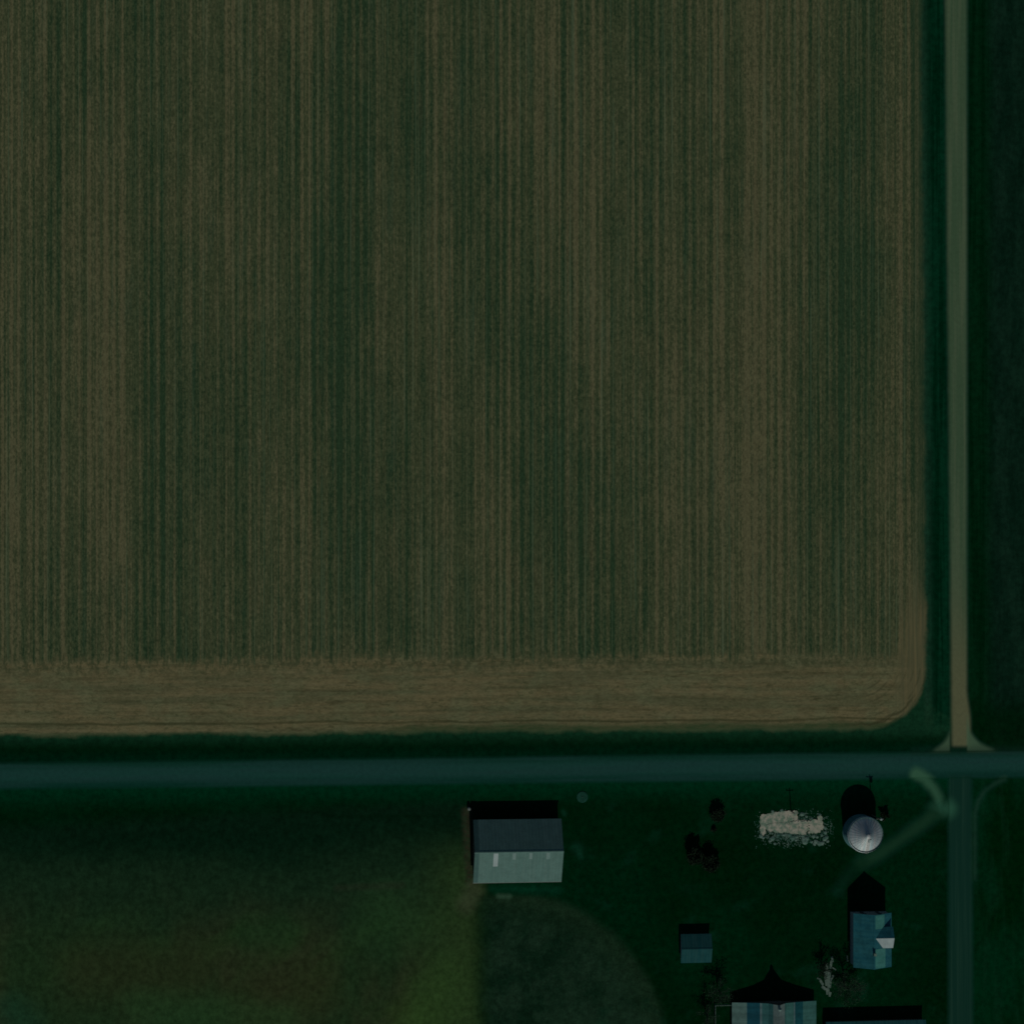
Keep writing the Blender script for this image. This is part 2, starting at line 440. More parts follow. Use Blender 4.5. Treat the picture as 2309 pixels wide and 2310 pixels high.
# ------------------------------------------------------------------ materials for built things
def metal_mat(name, c1, c2, rough=.6, spec=.08, metal=0.0, ax='x', freq=1.1, dirt=.25):
    """painted or galvanised sheet with streaks along the sheets and weather stains"""
    m, b = new_mat(name, rough, spec, metal); T.tree = m.node_tree
    x, y, z = pos_xy()
    s = noise(x, y, freq, .05, 41, 2) if ax == 'x' else noise(x, y, .05, freq, 41, 2)
    st = noise(x, y, .5, .5, 42, 4, .7)
    col = mix(step(s, .35, .65), c1, c2)
    col = vary(col, step(st, .25, .75) * dirt + (1 - dirt / 2))
    T.tree.links.new(col.s, b.inputs['Base Color'])
    return m
def plain_mat(name, c1, c2, rough=.9, spec=.1, sc=2.0):
    m, b = new_mat(name, rough, spec); T.tree = m.node_tree
    x, y, z = pos_xy()
    col = mix(step(noise(x, y + z, sc, sc, 43, 4, .65), .35, .65), c1, c2)
    T.tree.links.new(col.s, b.inputs['Base Color'])
    return m
M = {}
M['barn_roof'] = metal_mat('barn_roof_sheet', (.105, .205, .168), (.12, .22, .18), .7, .06)
M['barn_edge'] = metal_mat('barn_edge_sheet', (.06, .13, .115), (.07, .145, .12), .7, .06)
M['skylight'] = metal_mat('skylight_sheet', (.37, .45, .42), (.34, .43, .40), .6, .1, dirt=.15)
M['skylight_old'] = metal_mat('weathered_skylight_sheet', (.17, .28, .24), (.20, .30, .26), .6, .1, dirt=.15)
M['barn_wall'] = plain_mat('weathered_siding', (.13, .11, .085), (.10, .105, .08))
M['dark'] = plain_mat('dark_opening', (.015, .02, .018), (.02, .025, .02))
M['trim'] = plain_mat('pale_trim', (.30, .36, .30), (.26, .32, .27))
M['bin_roof'] = metal_mat('galvanised_bin_roof', (.55, .56, .52), (.42, .52, .50), .6, .12, .55, dirt=.3)
M['bin_wall'] = metal_mat('galvanised_bin_wall', (.07, .19, .19), (.09, .22, .21), .5, .15, 0.0)
M['house_roof'] = metal_mat('farmhouse_roof', (.018, .12, .14), (.028, .145, .155), .8, .04, ax='y', dirt=.5)
M['dormer_sunlit'] = metal_mat('dormer_sunlit_slope', (.34, .42, .39), (.30, .38, .36), .6, .1)
M['house_wall'] = plain_mat('farmhouse_siding', (.30, .34, .30), (.26, .30, .27))
M['shed_roof'] = metal_mat('teal_shed_roof', (.012, .075, .075), (.02, .085, .08), .8, .03)
M['long_roof'] = metal_mat('long_shed_roof', (.02, .115, .11), (.03, .13, .12), .7, .05)
M['wood'] = plain_mat('grey_wood', (.16, .15, .12), (.10, .10, .08), sc=3)
M['pale_wood'] = plain_mat('bleached_board', (.17, .24, .185), (.09, .15, .115), sc=1.2)
M['concrete'] = plain_mat('pale_concrete', (.17, .27, .18), (.50, .47, .35), sc=.9)
M['rubble'] = plain_mat('rubble_concrete', (.06, .15, .105), (.16, .24, .185), sc=.7)
M['old_concrete'] = plain_mat('mossy_concrete', (.016, .085, .055), (.010, .06, .035), sc=1)
M['bark'] = plain_mat('bark', (.06, .065, .045), (.085, .085, .06), sc=5)
M['twig'] = plain_mat('pale_twig', (.035, .055, .035), (.02, .04, .025), sc=2)
M['spruce'] = plain_mat('evergreen_leaf', (.008, .020, .009), (.012, .030, .013), sc=1.3)
M['leaf'] = plain_mat('sparse_leaf', (.014, .06, .024), (.03, .07, .03), sc=1.3)
M['tank'] = plain_mat('grey_tank', (.20, .23, .20), (.15, .18, .15))
BANDS = [('pale_band', (.11, .205, .17)), ('blue_band', (.012, .085, .105)), ('seam_band', (.12, .21, .20)), ('teal_band', (.045, .15, .135)),
         ('grey_band', (.17, .24, .21)), ('green_band', (.055, .17, .14)), ('deep_band', (.012, .09, .095)), ('rust_band', (.04, .085, .06))]
for n_, c_ in BANDS: M[n_] = metal_mat('barn_' + n_, tuple(v * .9 for v in c_), tuple(min(1, v * 1.1) for v in c_), .7, .05, ax='y', dirt=.4)

# ------------------------------------------------------------------ the setting
E = 4000
sheet('ground', [(-E, -E), (E, -E), (E, E), (-E, E)], 0)
def ly(l, x): return l[0] * x + l[1]
def lx(l, y): return l[0] * y + l[1]
pts = [(-400, ly(F_S, -400))]
yc, xc = None, None
xe = lx(F_E, Y(1500)); ys = ly(F_S, xe)
for k in range(0, 13):
    a = -math.pi / 2 + k * math.pi / 24
    pts.append((xe - 17 + 17 * math.cos(a), ys + 17 + 17 * math.sin(a)))
pts += [(lx(F_E, 400), 400), (-400, 400)]
sheet('field', pts, .03)
sheet('road', [(-600, ly(RD_S, -600)), (600, ly(RD_S, 600)), (600, ly(RD_N, 600)), (-600, ly(RD_N, -600))], .02)
sheet('gravel_road', [(lx(NR_W, ly(RD_N, 115)), ly(RD_N, 115) + .0), (lx(NR_E, ly(RD_N, 120)), ly(RD_N, 120)), (lx(NR_E, 600), 600), (lx(NR_W, 600), 600)], .028)
sheet('lane', [(lx(SR_W, -600), -600), (lx(SR_E, -600), -600), (lx(SR_E, ly(RD_S, 120)), ly(RD_S, 120)), (lx(SR_W, ly(RD_S, 115)), ly(RD_S, 115))], .024)
def strip(pts, wd):
    L, R_ = [], []
    for i, p in enumerate(pts):
        a = Vector(pts[max(i - 1, 0)]); b = Vector(pts[min(i + 1, len(pts) - 1)])
        d = (b - a).normalized(); n = Vector((-d.y, d.x)) * wd / 2
        L.append(Vector(p) + n); R_.append(Vector(p) - n)
    return [tuple(v) for v in L] + [tuple(v) for v in R_[::-1]]
sheet('path', strip(xy((2134, 1822), (2105, 1838), (2050, 1880), (1990, 1922), (1935, 1952)), 4.2), .015)

# ------------------------------------------------------------------ gable building with the ridge along x or y
def gable_shell(root, L, Wd, eave, ridge, axis, wall_m, roof_m, over=.35, off=0.0, thick=.12, seams=None, roof_name='roof'):
    """L along the ridge, Wd across; ridge may be off-centre by off"""
    h = Wd / 2
    bm = bmesh.new()
    prism(bm, [(-h, 0), (h, 0), (h, eave - .02), (off, ridge - .02), (-h, eave - .02)], axis, -L / 2, L / 2)
    wall = obj('wall', bm, wall_m, root)
    bm = bmesh.new()
    for sgn in (-1, 1):
        run = h - sgn * off
        sl = (ridge - eave) / run
        e0 = (sgn * (h + over), eave - sl * over)
        prof = [(off, ridge), e0, (e0[0], e0[1] + thick), (off, ridge + thick)]
        prism(bm, prof, axis, -L / 2 - over, L / 2 + over)
        if seams:
            k = -L / 2 - over + seams / 2
            while k < L / 2 + over:
                pr = [(off, ridge + thick), (e0[0], e0[1] + thick), (e0[0], e0[1] + thick + .05), (off, ridge + thick + .05)]
                prism(bm, pr, axis, k - .04, k + .04); k += seams
    roof = obj(roof_name, bm, roof_m, root)
    bm = bmesh.new()
    t = ridge + thick
    sa, sb = (ridge - eave) / (h + off), (ridge - eave) / (h - off)
    prism(bm, [(off - .3, t - .3 * sa + .003), (off, t + .004), (off + .3, t - .3 * sb + .003), (off + .3, t - .3 * sb + .055), (off, t + .056), (off - .3, t - .3 * sa + .055)], axis, -L / 2 - over - .03, L / 2 + over + .03)
    obj('ridge_cap', bm, roof_m, roof)
    return wall, roof

# ------------------------------------------------------------------ the machinery barn
EV, RG = 3.7, 8.4
bx0, bx1 = X(1067, 1922, EV), X(1266, 1922, EV)
by0, by1 = Y(1990, 1166, EV - .1), Y(1848, 1166, EV - .1)
byr = Y(1922, 1166, RG)
bc = ((bx0 + bx1) / 2, (by0 + by1) / 2)
OV = .4
bL, bW = bx1 - bx0 - 2 * OV, by1 - by0 - 2 * OV
barn = thing('barn', 'wide metal roofed barn with pale skylight strips beside the tar road', 'barn', (bc[0], bc[1], 0))
boff = byr - bc[1]
wall, roof = gable_shell(barn, bL, bW, EV, RG, 'x', M['barn_wall'], M['barn_roof'], OV, boff, .12, .9)
slS = (RG - EV) / (bW / 2 + boff); slN = (RG - EV) / (bW / 2 - boff)
def on_south(d): return boff - d, RG + .12 - slS * d          # d metres down from the ridge
def roof_plate(name, xc_, wd, d0, d1, mat, parent, lift=.06, south=True):
    bm = bmesh.new()
    sg, sl = (-1, slS) if south else (1, slN)
    p = [(boff + sg * d0, RG + .12 - sl * d0), (boff + sg * d1, RG + .12 - sl * d1)]
    prof = [(p[0][0], p[0][1] + .003), (p[1][0], p[1][1] + .003), (p[1][0], p[1][1] + lift), (p[0][0], p[0][1] + lift)]
    prism(bm, prof, 'x', xc_ - wd / 2, xc_ + wd / 2)
    return obj(name, bm, mat, parent)
for px, wd, d1, mt in ((1118, 1.25, 4.1, 'skylight'), (1159, .9, 2.2, 'skylight_old'), (1197, .9, 2.1, 'skylight_old'), (1236, .9, 2.2, 'skylight_old')):
    o = roof_plate('skylight', X(px, 1935, 7.6) - bc[0], wd, .32, d1, M[mt], roof)
    if mt == 'skylight': o['label'] = 'longest and whitest skylight strip'
# dull edge sheets along the west verge
xw = -bL / 2 - OV
roof_plate('edge_sheet', xw + .62, 1.2, .33, (bW / 2 + boff) + OV - .05, M['barn_edge'], roof, .066, True)
roof_plate('edge_sheet', xw + .62, 1.2, .33, (bW / 2 - boff) + OV - .05, M['barn_edge'], roof, .066, False)
bm = bmesh.new(); box(bm, -bL / 2 - OV - .02, bL / 2 + OV + .02, -bW / 2 - OV - .16, -bW / 2 - OV - .02, EV - .33, EV - .19)
obj('gutter', bm, M['trim'], barn)
for k in (-1, 1):
    bm = bmesh.new(); box(bm, k * 4.2 - 2.2, k * 4.2 + 2.2, -bW / 2 - .09, -bW / 2 - .01, .05, 3.3)
    for q in (-1.1, 0, 1.1): box(bm, k * 4.2 + q - .05, k * 4.2 + q + .05, -bW / 2 - .13, -bW / 2 - .095, .1, 3.25)
    obj('sliding_door', bm, M['trim'], barn)
bm = bmesh.new(); box(bm, -bL / 2 - .09, -bL / 2 - .01, -2.4, 2.4, .05, 3.6)
for q in (-2.3, 0, 2.3): box(bm, -bL / 2 - .14, -bL / 2 - .095, q - .06, q + .06, .1, 3.55)
obj('sliding_door', bm, M['barn_wall'], barn)

# ------------------------------------------------------------------ grain bin
R0 = 4.85; EH = 5.9; PH = 8.95
c = P(1953, 1884, EH + 1.0)
gb = thing('grain_bin', 'round galvanised grain bin with a conical roof, bright on its south side', 'grain bin', (c.x, c.y, 0))
bm = bmesh.new()
prof = [(R0 + .02, 0)]
for k in range(66):
    prof.append((R0 - .1 + (.035 if k % 2 else 0), .05 + k * .099))
prof.append((R0 - .1, EH))
lathe(bm, prof, 64)
obj('wall', bm, M['bin_wall'], gb, smooth=False)
bm = bmesh.new()
lathe(bm, [(R0 + .12, EH - .12), (R0 + .12, EH - .02), (.55, PH), (.55, PH + .28), (.4, PH + .38), (0, PH + .42)], 32)
roofb = obj('roof', bm, M['bin_roof'], gb)
bm = bmesh.new()
sl = (PH - EH) / (R0 - .43)
for k in range(32):
    a = 2 * math.pi * k / 32
    p0 = Vector(((R0 + .08) * math.cos(a), (R0 + .08) * math.sin(a), EH + .02)); p1 = Vector((.6 * math.cos(a), .6 * math.sin(a), PH + .03))
    tube(bm, [p0, p1], .022, 4)
obj('rib', bm, M['bin_roof'], roofb)
bm = bmesh.new()
for s_ in (-.22, .22):
    tube(bm, [(s_ + .35, -R0 - .25, .2), (s_ + .35, -R0 - .25, EH + .3), (s_ + .3, -.7, PH + .25)], .035, 5)
for k in range(22): tube(bm, [(.13, -R0 - .25, .4 + k * .29), (.57, -R0 - .25, .4 + k * .29)], .02, 4)
for k in range(14):
    t = k / 14; tube(bm, [(.12, -R0 - .25 + t * (R0 - .45), EH + .3 + t * (PH - EH - .05)), (.56, -R0 - .25 + t * (R0 - .45), EH + .3 + t * (PH - EH - .05))], .02, 4)
obj('ladder', bm, M['trim'], gb)
bm = bmesh.new()
box(bm, -.45, .45, -.45, .45, -.05, .16)
hat = obj('roof_hatch', bm, M['skylight'], roofb)
hat.location = (.55, -1.4, PH - sl * (1.5 - .5) + .12); hat.rotation_euler = (math.atan(sl), 0, 0)
bm = bmesh.new(); box(bm, -.45, .45, -.06, .06, .9, 2.4); d_ = obj('door', bm, M['trim'], gb); d_.location = (-1.6, -R0 + .22, 0); d_.rotation_euler = (0, 0, -.34)

# ------------------------------------------------------------------ farmhouse
he, hr = 5.0, 8.3
hx0, hx1 = X(1924, 2110, he), X(2010, 2110, he)
hy1, hy0 = Y(2060, 1965, he), Y(2182, 1965, he)
hw, hl = hx1 - hx0 - .7, hy1 - hy0 - .7
house = thing('farmhouse', 'tall gabled farmhouse whose side dormer roof shines pale', 'house', ((hx0 + hx1) / 2, (hy0 + hy1) / 2, 0))
hoff = -.35
hwall, hroof = gable_shell(house, hl, hw, he, hr, 'y', M['house_wall'], M['house_roof'], .35, hoff, .1)
# lighter plates paint sunlight on the east slope, gap where dormer shade falls
esl = (hr - he) / (hw / 2 - hoff)
M['house_sunlit'] = metal_mat('sunlit_roof_sheet', (.06, .25, .20), (.075, .27, .22), .7, .05, ax='y', dirt=.35)
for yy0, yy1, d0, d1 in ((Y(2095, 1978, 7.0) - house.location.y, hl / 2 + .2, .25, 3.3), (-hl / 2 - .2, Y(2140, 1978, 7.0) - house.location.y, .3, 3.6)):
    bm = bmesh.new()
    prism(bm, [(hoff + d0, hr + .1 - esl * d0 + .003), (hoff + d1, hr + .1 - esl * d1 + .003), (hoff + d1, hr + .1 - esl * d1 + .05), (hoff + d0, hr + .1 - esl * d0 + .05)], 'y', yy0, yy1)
    o = obj('sunlit_plate', bm, M['house_sunlit'], hroof); o['label'] = 'lighter teal plate painting the sunlit part of the east roof slope'
# cross gable on the east slope
dy = Y(2117, 1985, 8.0) - house.location.y
dr, de_, dw = 8.0, 6.6, 2.9
bm = bmesh.new()
prism(bm, [(dy - dw + .2, 0.3), (dy + dw - .2, 0.3), (dy + dw - .2, de_ + .1), (dy, dr - .05), (dy - dw + .2, de_ + .1)], 'x', hoff + .6, hw / 2 + .1)
obj('dormer_wall', bm, M['house_wall'], house)
bm = bmesh.new()
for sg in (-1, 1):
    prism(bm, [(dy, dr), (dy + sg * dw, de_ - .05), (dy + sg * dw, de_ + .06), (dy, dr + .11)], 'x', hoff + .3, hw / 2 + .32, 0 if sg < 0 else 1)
obj('dormer_roof', bm, [M['dormer_sunlit'], M['house_roof']], house)  # sun and shade painted in: pale south slope, dark north slope
bm = bmesh.new(); box(bm, hoff - .35, hoff + .35, -3.6, -2.9, hr - .6, hr + 1.1); obj('chimney', bm, M['rubble'], hroof)
for zz in (1.0, 3.6):
    for xx in (-2.2, 2.2):
        for yy, sg in ((-hl / 2, -1), (hl / 2, 1)):
            bm = bmesh.new(); box(bm, xx - .5, xx + .5, yy - .03 if sg > 0 else yy - .06, yy + .06 if sg > 0 else yy + .03, zz, zz + 1.4)
            wn = obj('window', bm, M['dark'], house)
            bm = bmesh.new(); box(bm, xx - .62, xx + .62, yy + sg * .06 - .02, yy + sg * .06 + .09 * sg if sg > 0 else yy + sg * .06 + .02, zz - .12, zz - .02)
            obj('sill', bm, M['trim'], wn)

# ------------------------------------------------------------------ small outbuilding
se_, srg = 2.0, 3.3
sx0, sx1 = X(1535, 2140, se_), X(1604, 2140, se_)
sy1, sy0 = Y(2107, 1570, se_), Y(2172, 1570, se_)
shed = thing('shed', 'small teal roofed shed standing alone on the lawn', 'shed', ((sx0 + sx1) / 2, (sy0 + sy1) / 2, 0))
gable_shell(shed, sx1 - sx0 - .6, sy1 - sy0 - .6, se_, srg, 'x', M['house_wall'], M['shed_roof'], .3, 0, .08, .8)
bm = bmesh.new(); box(bm, -.5, .5, -(sy1 - sy0 - .6) / 2 - .06, -(sy1 - sy0 - .6) / 2 - .01, .05, 1.8); obj('door', bm, M['barn_wall'], shed)
bm = bmesh.new(); yy = -(sy1 - sy0 - .6) / 2; box(bm, 1.3, 2.3, yy - .05, yy - .01, .8, 1.5); obj('window', bm, M['dark'], shed)

# ------------------------------------------------------------------ big old barn at the bottom with banded roof
ob_r = 7.2
oy1 = Y(2263, 1757, 4.2); oy0 = oy1 - 26
orx = X(1757, 2263, ob_r)
oldb = thing('barn', 'big steep roofed old barn with patchwork bands of roof sheets', 'barn', (orx, (oy0 + oy1) / 2, 0))
hlf = (oy1 - oy0) / 2
tl, tr = X(1650, 2275, 1.9) - orx, X(1840, 2275, 2.0) - orx
profile = [(tl, 1.9), (-5.6, 3.2), (-2.4, 4.3), (0, ob_r), (2.5, 4.3), (6.0, 3.2), (tr, 2.0)]
bm = bmesh.new()
prism(bm, [(tl * .98, 0), (tr * .98, 0)] + [(p[0] * .98, p[1] - .06) for p in profile[::-1]], 'y', -hlf + .3, hlf - .3)
obj('wall', bm, M['barn_wall'], oldb)
def prof_z(t):
    for a, b in zip(profile, profile[1:]):
        if a[0] <= t <= b[0]: return a[1] + (b[1] - a[1]) * (t - a[0]) / (b[0] - a[0])
    return profile[0][1] if t < 0 else profile[-1][1]
def img_x_to_t(px):
    best = min(((abs((X(px, 2275, prof_z(q * .05)) - orx) - q * .05), q * .05) for q in range(int(tl * 20), int(tr * 20))), key=lambda v: v[0])
    return best[1]
edges = [(1652, 'pale_band'), (1684, 'blue_band'), (1713, 'seam_band'), (1718, 'teal_band'), (1743, 'grey_band'), (1757, 'grey_band'), (1769, 'green_band'), (1789, 'seam_band'), (1792, 'deep_band'), (1810, 'green_band'), (1838, None)]
names = [n for n, _ in BANDS]
bm = bmesh.new()
ts = [tl] + [img_x_to_t(e[0]) for e in edges[1:-1]] + [tr]
for (e, nm), t0, t1 in zip(edges, ts, ts[1:]):
    br = [t0] + [p[0] for p in profile if t0 + .02 < p[0] < t1 - .02] + [t1]
    for a, b in zip(br, br[1:]):
        za, zb = prof_z(a), prof_z(b)
        up_ = .05 if nm == 'seam_band' else 0
        prism(bm, [(a, za), (b, zb), (b, zb + .1 + up_), (a, za + .1 + up_)], 'y', -hlf, hlf, names.index(nm))
oroof = obj('roof', bm, [M[n] for n in names], oldb)
bm = bmesh.new(); lathe(bm, [(.35, -.2), (.35, .5), (.5, .55), (.0, 1.3)], 10)
o = obj('roof_vent', bm, M['skylight_old'], oroof); o.location = (.05, hlf - 1.0, ob_r + .1)
bm = bmesh.new(); box(bm, -1.8, 1.8, hlf - .29, hlf - .2, .05, 3.0); obj('door', bm, M['wood'], oldb)

# pen of pale rails west of it
pen = thing('pen', 'empty pen of pale rails against the patchwork barn', 'pen', (X(1632, 2290), Y(2290, 1632), 0))
pl, pr_, pt = X(1611, 2266) - pen.location.x, X(1650, 2266) - pen.location.x, Y(2266, 1630) - pen.location.y
corners = [(pr_, pt), (pl, pt), (pl, pt - 14), (pr_, pt - 14)]
bm = bmesh.new()
for a, b in zip(corners, corners[1:]):
    for z in (.5, .95, 1.4):
        tube(bm, [(a[0], a[1], z), (b[0], b[1], z)], .09, 5)
obj('rail', bm, M['pale_wood'], pen)
for a, b in zip(corners, corners[1:]):
    n = max(2, int((Vector(a) - Vector(b)).length / 2.4))
    for k in range(n):
        bm = bmesh.new(); t = k / n; x_, y_ = a[0] + (b[0] - a[0]) * t, a[1] + (b[1] - a[1]) * t
        tube(bm, [(x_, y_, 0), (x_, y_, 1.6)], .1, 6); obj('post', bm, M['pale_wood'], pen)

# ------------------------------------------------------------------ long shed at the bottom right
le, lr = 2.7, 4.2
lx0, lx1 = X(1862, 2303, le), X(2087, 2303, le); ly1 = Y(2303, 1975, le)
lw = 9.0
lshed = thing('shed', 'long low teal roofed shed at the bottom edge, beside the lane', 'shed', ((lx0 + lx1) / 2, ly1 - lw / 2, 0))
gable_shell(lshed, lx1 - lx0 - .6, lw - .6, le, lr, 'x', M['barn_wall'], M['long_roof'], .3, 0, .1, 1.0)
for k in (-2, 0, 2):
    bm = bmesh.new(); box(bm, k * 4.6 - 1.6, k * 4.6 + 1.6, -lw / 2 + .2, -lw / 2 + .27, .05, 2.3); obj('door', bm, M['wood'], lshed)

# ------------------------------------------------------------------ broken slab and rubble in the yard
def jag_poly(bm, pts, z0, z1, j=.15, n=5, mi=0):
    ring = []
    for i, p in enumerate(pts):
        q = pts[(i + 1) % len(pts)]
        for k in range(n):
            t = k / n
            ring.append((p[0] + (q[0] - p[0]) * t + rnd.uniform(-j, j), p[1] + (q[1] - p[1]) * t + rnd.uniform(-j, j)))
    A = [bm.verts.new((a, b, z0)) for a, b in ring]; B = [bm.verts.new((a, b, z1 + rnd.uniform(-.02, .02))) for a, b in ring]
    f = bm.faces.new(B); f.material_index = mi
    for i in range(len(ring)):
        k = (i + 1) % len(ring); bm.faces.new((A[i], A[k], B[k], B[i])).material_index = mi
    bmesh.ops.triangulate(bm, faces=[f])
sl0 = P(1780, 1858)
slab = thing('concrete_slab', 'broken pale concrete slab in the grass west of the grain bin', 'slab', (sl0.x, sl0.y, 0))
def rel(*pts): return [(P(a, b).x - sl0.x, P(a, b).y - sl0.y) for a, b in pts]
pieces = [((1716, 1840), (1738, 1838), (1741, 1858), (1726, 1859), (1724, 1882), (1714, 1882)),
          ((1740, 1834), (1772, 1832), (1776, 1852), (1743, 1856)),
          ((1729, 1860), (1775, 1856), (1778, 1876), (1748, 1877), (1733, 1873)),
          ((1775, 1831), (1795, 1829), (1796, 1850), (1789, 1850), (1788, 1840), (1782, 1841), (1781, 1853), (1778, 1853)),
          ((1779, 1856), (1798, 1852), (1800, 1879), (1781, 1878)),
          ((1799, 1852), (1818, 1853), (1819, 1870), (1814, 1882), (1803, 1880)),
          ((1822, 1852), (1842, 1850), (1843, 1842), (1852, 1841), (1855, 1868), (1846, 1876), (1823, 1877), (1825, 1862))]
bm = bmesh.new(); jag_poly(bm, rel((1714, 1840), (1742, 1833), (1776, 1830), (1797, 1830), (1799, 1850), (1822, 1851), (1843, 1848), (1845, 1842), (1854, 1842), (1856, 1868), (1846, 1877), (1820, 1874), (1812, 1881), (1780, 1878), (1748, 1877), (1727, 1869), (1725, 1881), (1714, 1881)), 0, .085, .22, 5)
obj('slab_bed', bm, M['concrete'], slab)
pieces_i = 0
for pc in pieces:
    mx_, my_ = sum(q[0] for q in pc) / len(pc), sum(q[1] for q in pc) / len(pc)
    pc = [(mx_ + (q[0] - mx_) * 1.07, my_ + (q[1] - my_) * 1.09) for q in pc]
    bm = bmesh.new(); jag_poly(bm, rel(*pc), 0, .10 + .03 * pieces_i + rnd.uniform(0, .01), .26, 6); pieces_i += 1
    obj('slab_piece', bm, M['concrete'], slab)
def chunk_mesh(seed, r):
    q = random.Random(seed); bm = bmesh.new()
    bmesh.ops.create_icosphere(bm, subdivisions=1, radius=1)
    for v in bm.verts:
        v.co *= q.uniform(.65, 1.15); v.co.x *= r; v.co.y *= r * q.uniform(.7, 1); v.co.z *= r * .35
        v.co.z = max(v.co.z, -r * .1)
    return bm
proto = [chunk_mesh(k, 1.0) for k in range(5)]
pm = []
for b in proto:
    me = bpy.data.meshes.new('concrete_chunk'); b.to_mesh(me); b.free(); me.materials.append(M['rubble']); pm.append(me)
spots = [(1742, 1892, 1.0), (1736, 1897, .7), (1746, 1903, .6), (1786, 1890, 1.1), (1787, 1895, .6), (1780, 1884, .8), (1795, 1888, .8), (1794, 1896, .5),
         (1812, 1893, 1.0), (1820, 1892, 1.1), (1815, 1900, 1.2), (1810, 1886, .7), (1840, 1899, 1.0), (1847, 1903, 1.1), (1855, 1902, .9), (1858, 1893, .9),
         (1863, 1889, .9), (1861, 1878, .8), (1860, 1868, .7), (1852, 1884, .7), (1843, 1888, .6), (1829, 1899, .7), (1834, 1886, .8), (1715, 1886, .9), (1722, 1890, .6),
         (1808, 1836, .9), (1818, 1842, .6), (1848, 1838, .8), (1754, 1884, .6), (1766, 1883, .7), (1742, 1830, .6), (1762, 1828, .7), (1830, 1846, .6), (1866, 1898, .6), (1836, 1905, .7)]
for i, (px, py, r) in enumerate(spots):
    o = bpy.data.objects.new('concrete_chunk', pm[i % 5]); COL.objects.link(o)
    p = P(px, py); o.location = (p.x, p.y, .05); o.scale = (r * .85,) * 3; o.rotation_euler = (0, 0, rnd.uniform(0, 6.28))
    tag(o, 'loose lump of pale concrete lying round the broken slab', 'rubble', 'loose concrete lumps')
vs, fs = [], []
for k in range(2600):
    px, py = rnd.gauss(1786, 40), rnd.gauss(1870, 17)
    if not (1700 < px < 1880 and 1822 < py < 1915): continue
    p = P(px, py); r = rnd.uniform(.06, .2); a = rnd.uniform(0, 6.28); n0 = len(vs)
    for q in range(5): vs.append((p.x + r * rnd.uniform(.7, 1.2) * math.cos(a + q * 1.257), p.y + r * rnd.uniform(.7, 1.2) * math.sin(a + q * 1.257), .004))
    vs.append((p.x, p.y, .02 + r * .45))
    fs += [(n0 + q, n0 + (q + 1) % 5, n0 + 5) for q in range(5)]
me = bpy.data.meshes.new('gravel'); me.from_pydata(vs, [], fs); me.materials.append(M['rubble'])
gr = bpy.data.objects.new('gravel', me); COL.objects.link(gr); gr['kind'] = 'stuff'; gr['label'] = 'gravel and crumbs of concrete strewn round the broken slab'; gr['category'] = 'gravel'

# ------------------------------------------------------------------ heap of bleached boards
bmsh = []
for k in range(4):
    bm = bmesh.new(); box(bm, -.2, .2, -1.6, 1.6, 0, .05); box(bm, -.24, -.2, -1.5, 1.5, .0, .09)
    me = bpy.data.meshes.new('wooden_board'); bm.to_mesh(me); bm.free(); me.materials.append(M['pale_wood']); bmsh.append(me)
for (px, py, sx, sy, rz) in ((1864, 2186, 1.7, .95, .05), (1869, 2199, 2.3, .8, -.06), (1863, 2212, 2.0, .9, .12), (1870, 2219, 2.4, .7, -.1), (1873, 2176, 1.5, .7, -.2),
                             (1876, 2164, 1.3, .5, .12), (1852, 2216, 1.5, .5, .55), (1857, 2228, 1.8, .45, .9), (1866, 2236, 2.2, .55, .1), (1871, 2243, 1.3, .4, -.3),
                             (1875, 2207, 1.2, .6, -.5), (1880, 2185, .8, .4, 1.0), (1846, 2208, .9, .35, 1.2), (1910, 2162, .9, .5, .1), (1861, 2200, 1.0, .7, .3)):
    o = bpy.data.objects.new('wooden_board', bmsh[0]); COL.objects.link(o)
    p = P(px, py); o.location = (p.x, p.y, .02 + rnd.uniform(0, .12)); o.scale = (sx, sy, 1); o.rotation_euler = (rnd.uniform(-.03, .03), rnd.uniform(-.05, .05), rz)
    tag(o, 'bleached board in the loose heap north of the long low shed', 'board', 'heap of bleached boards')

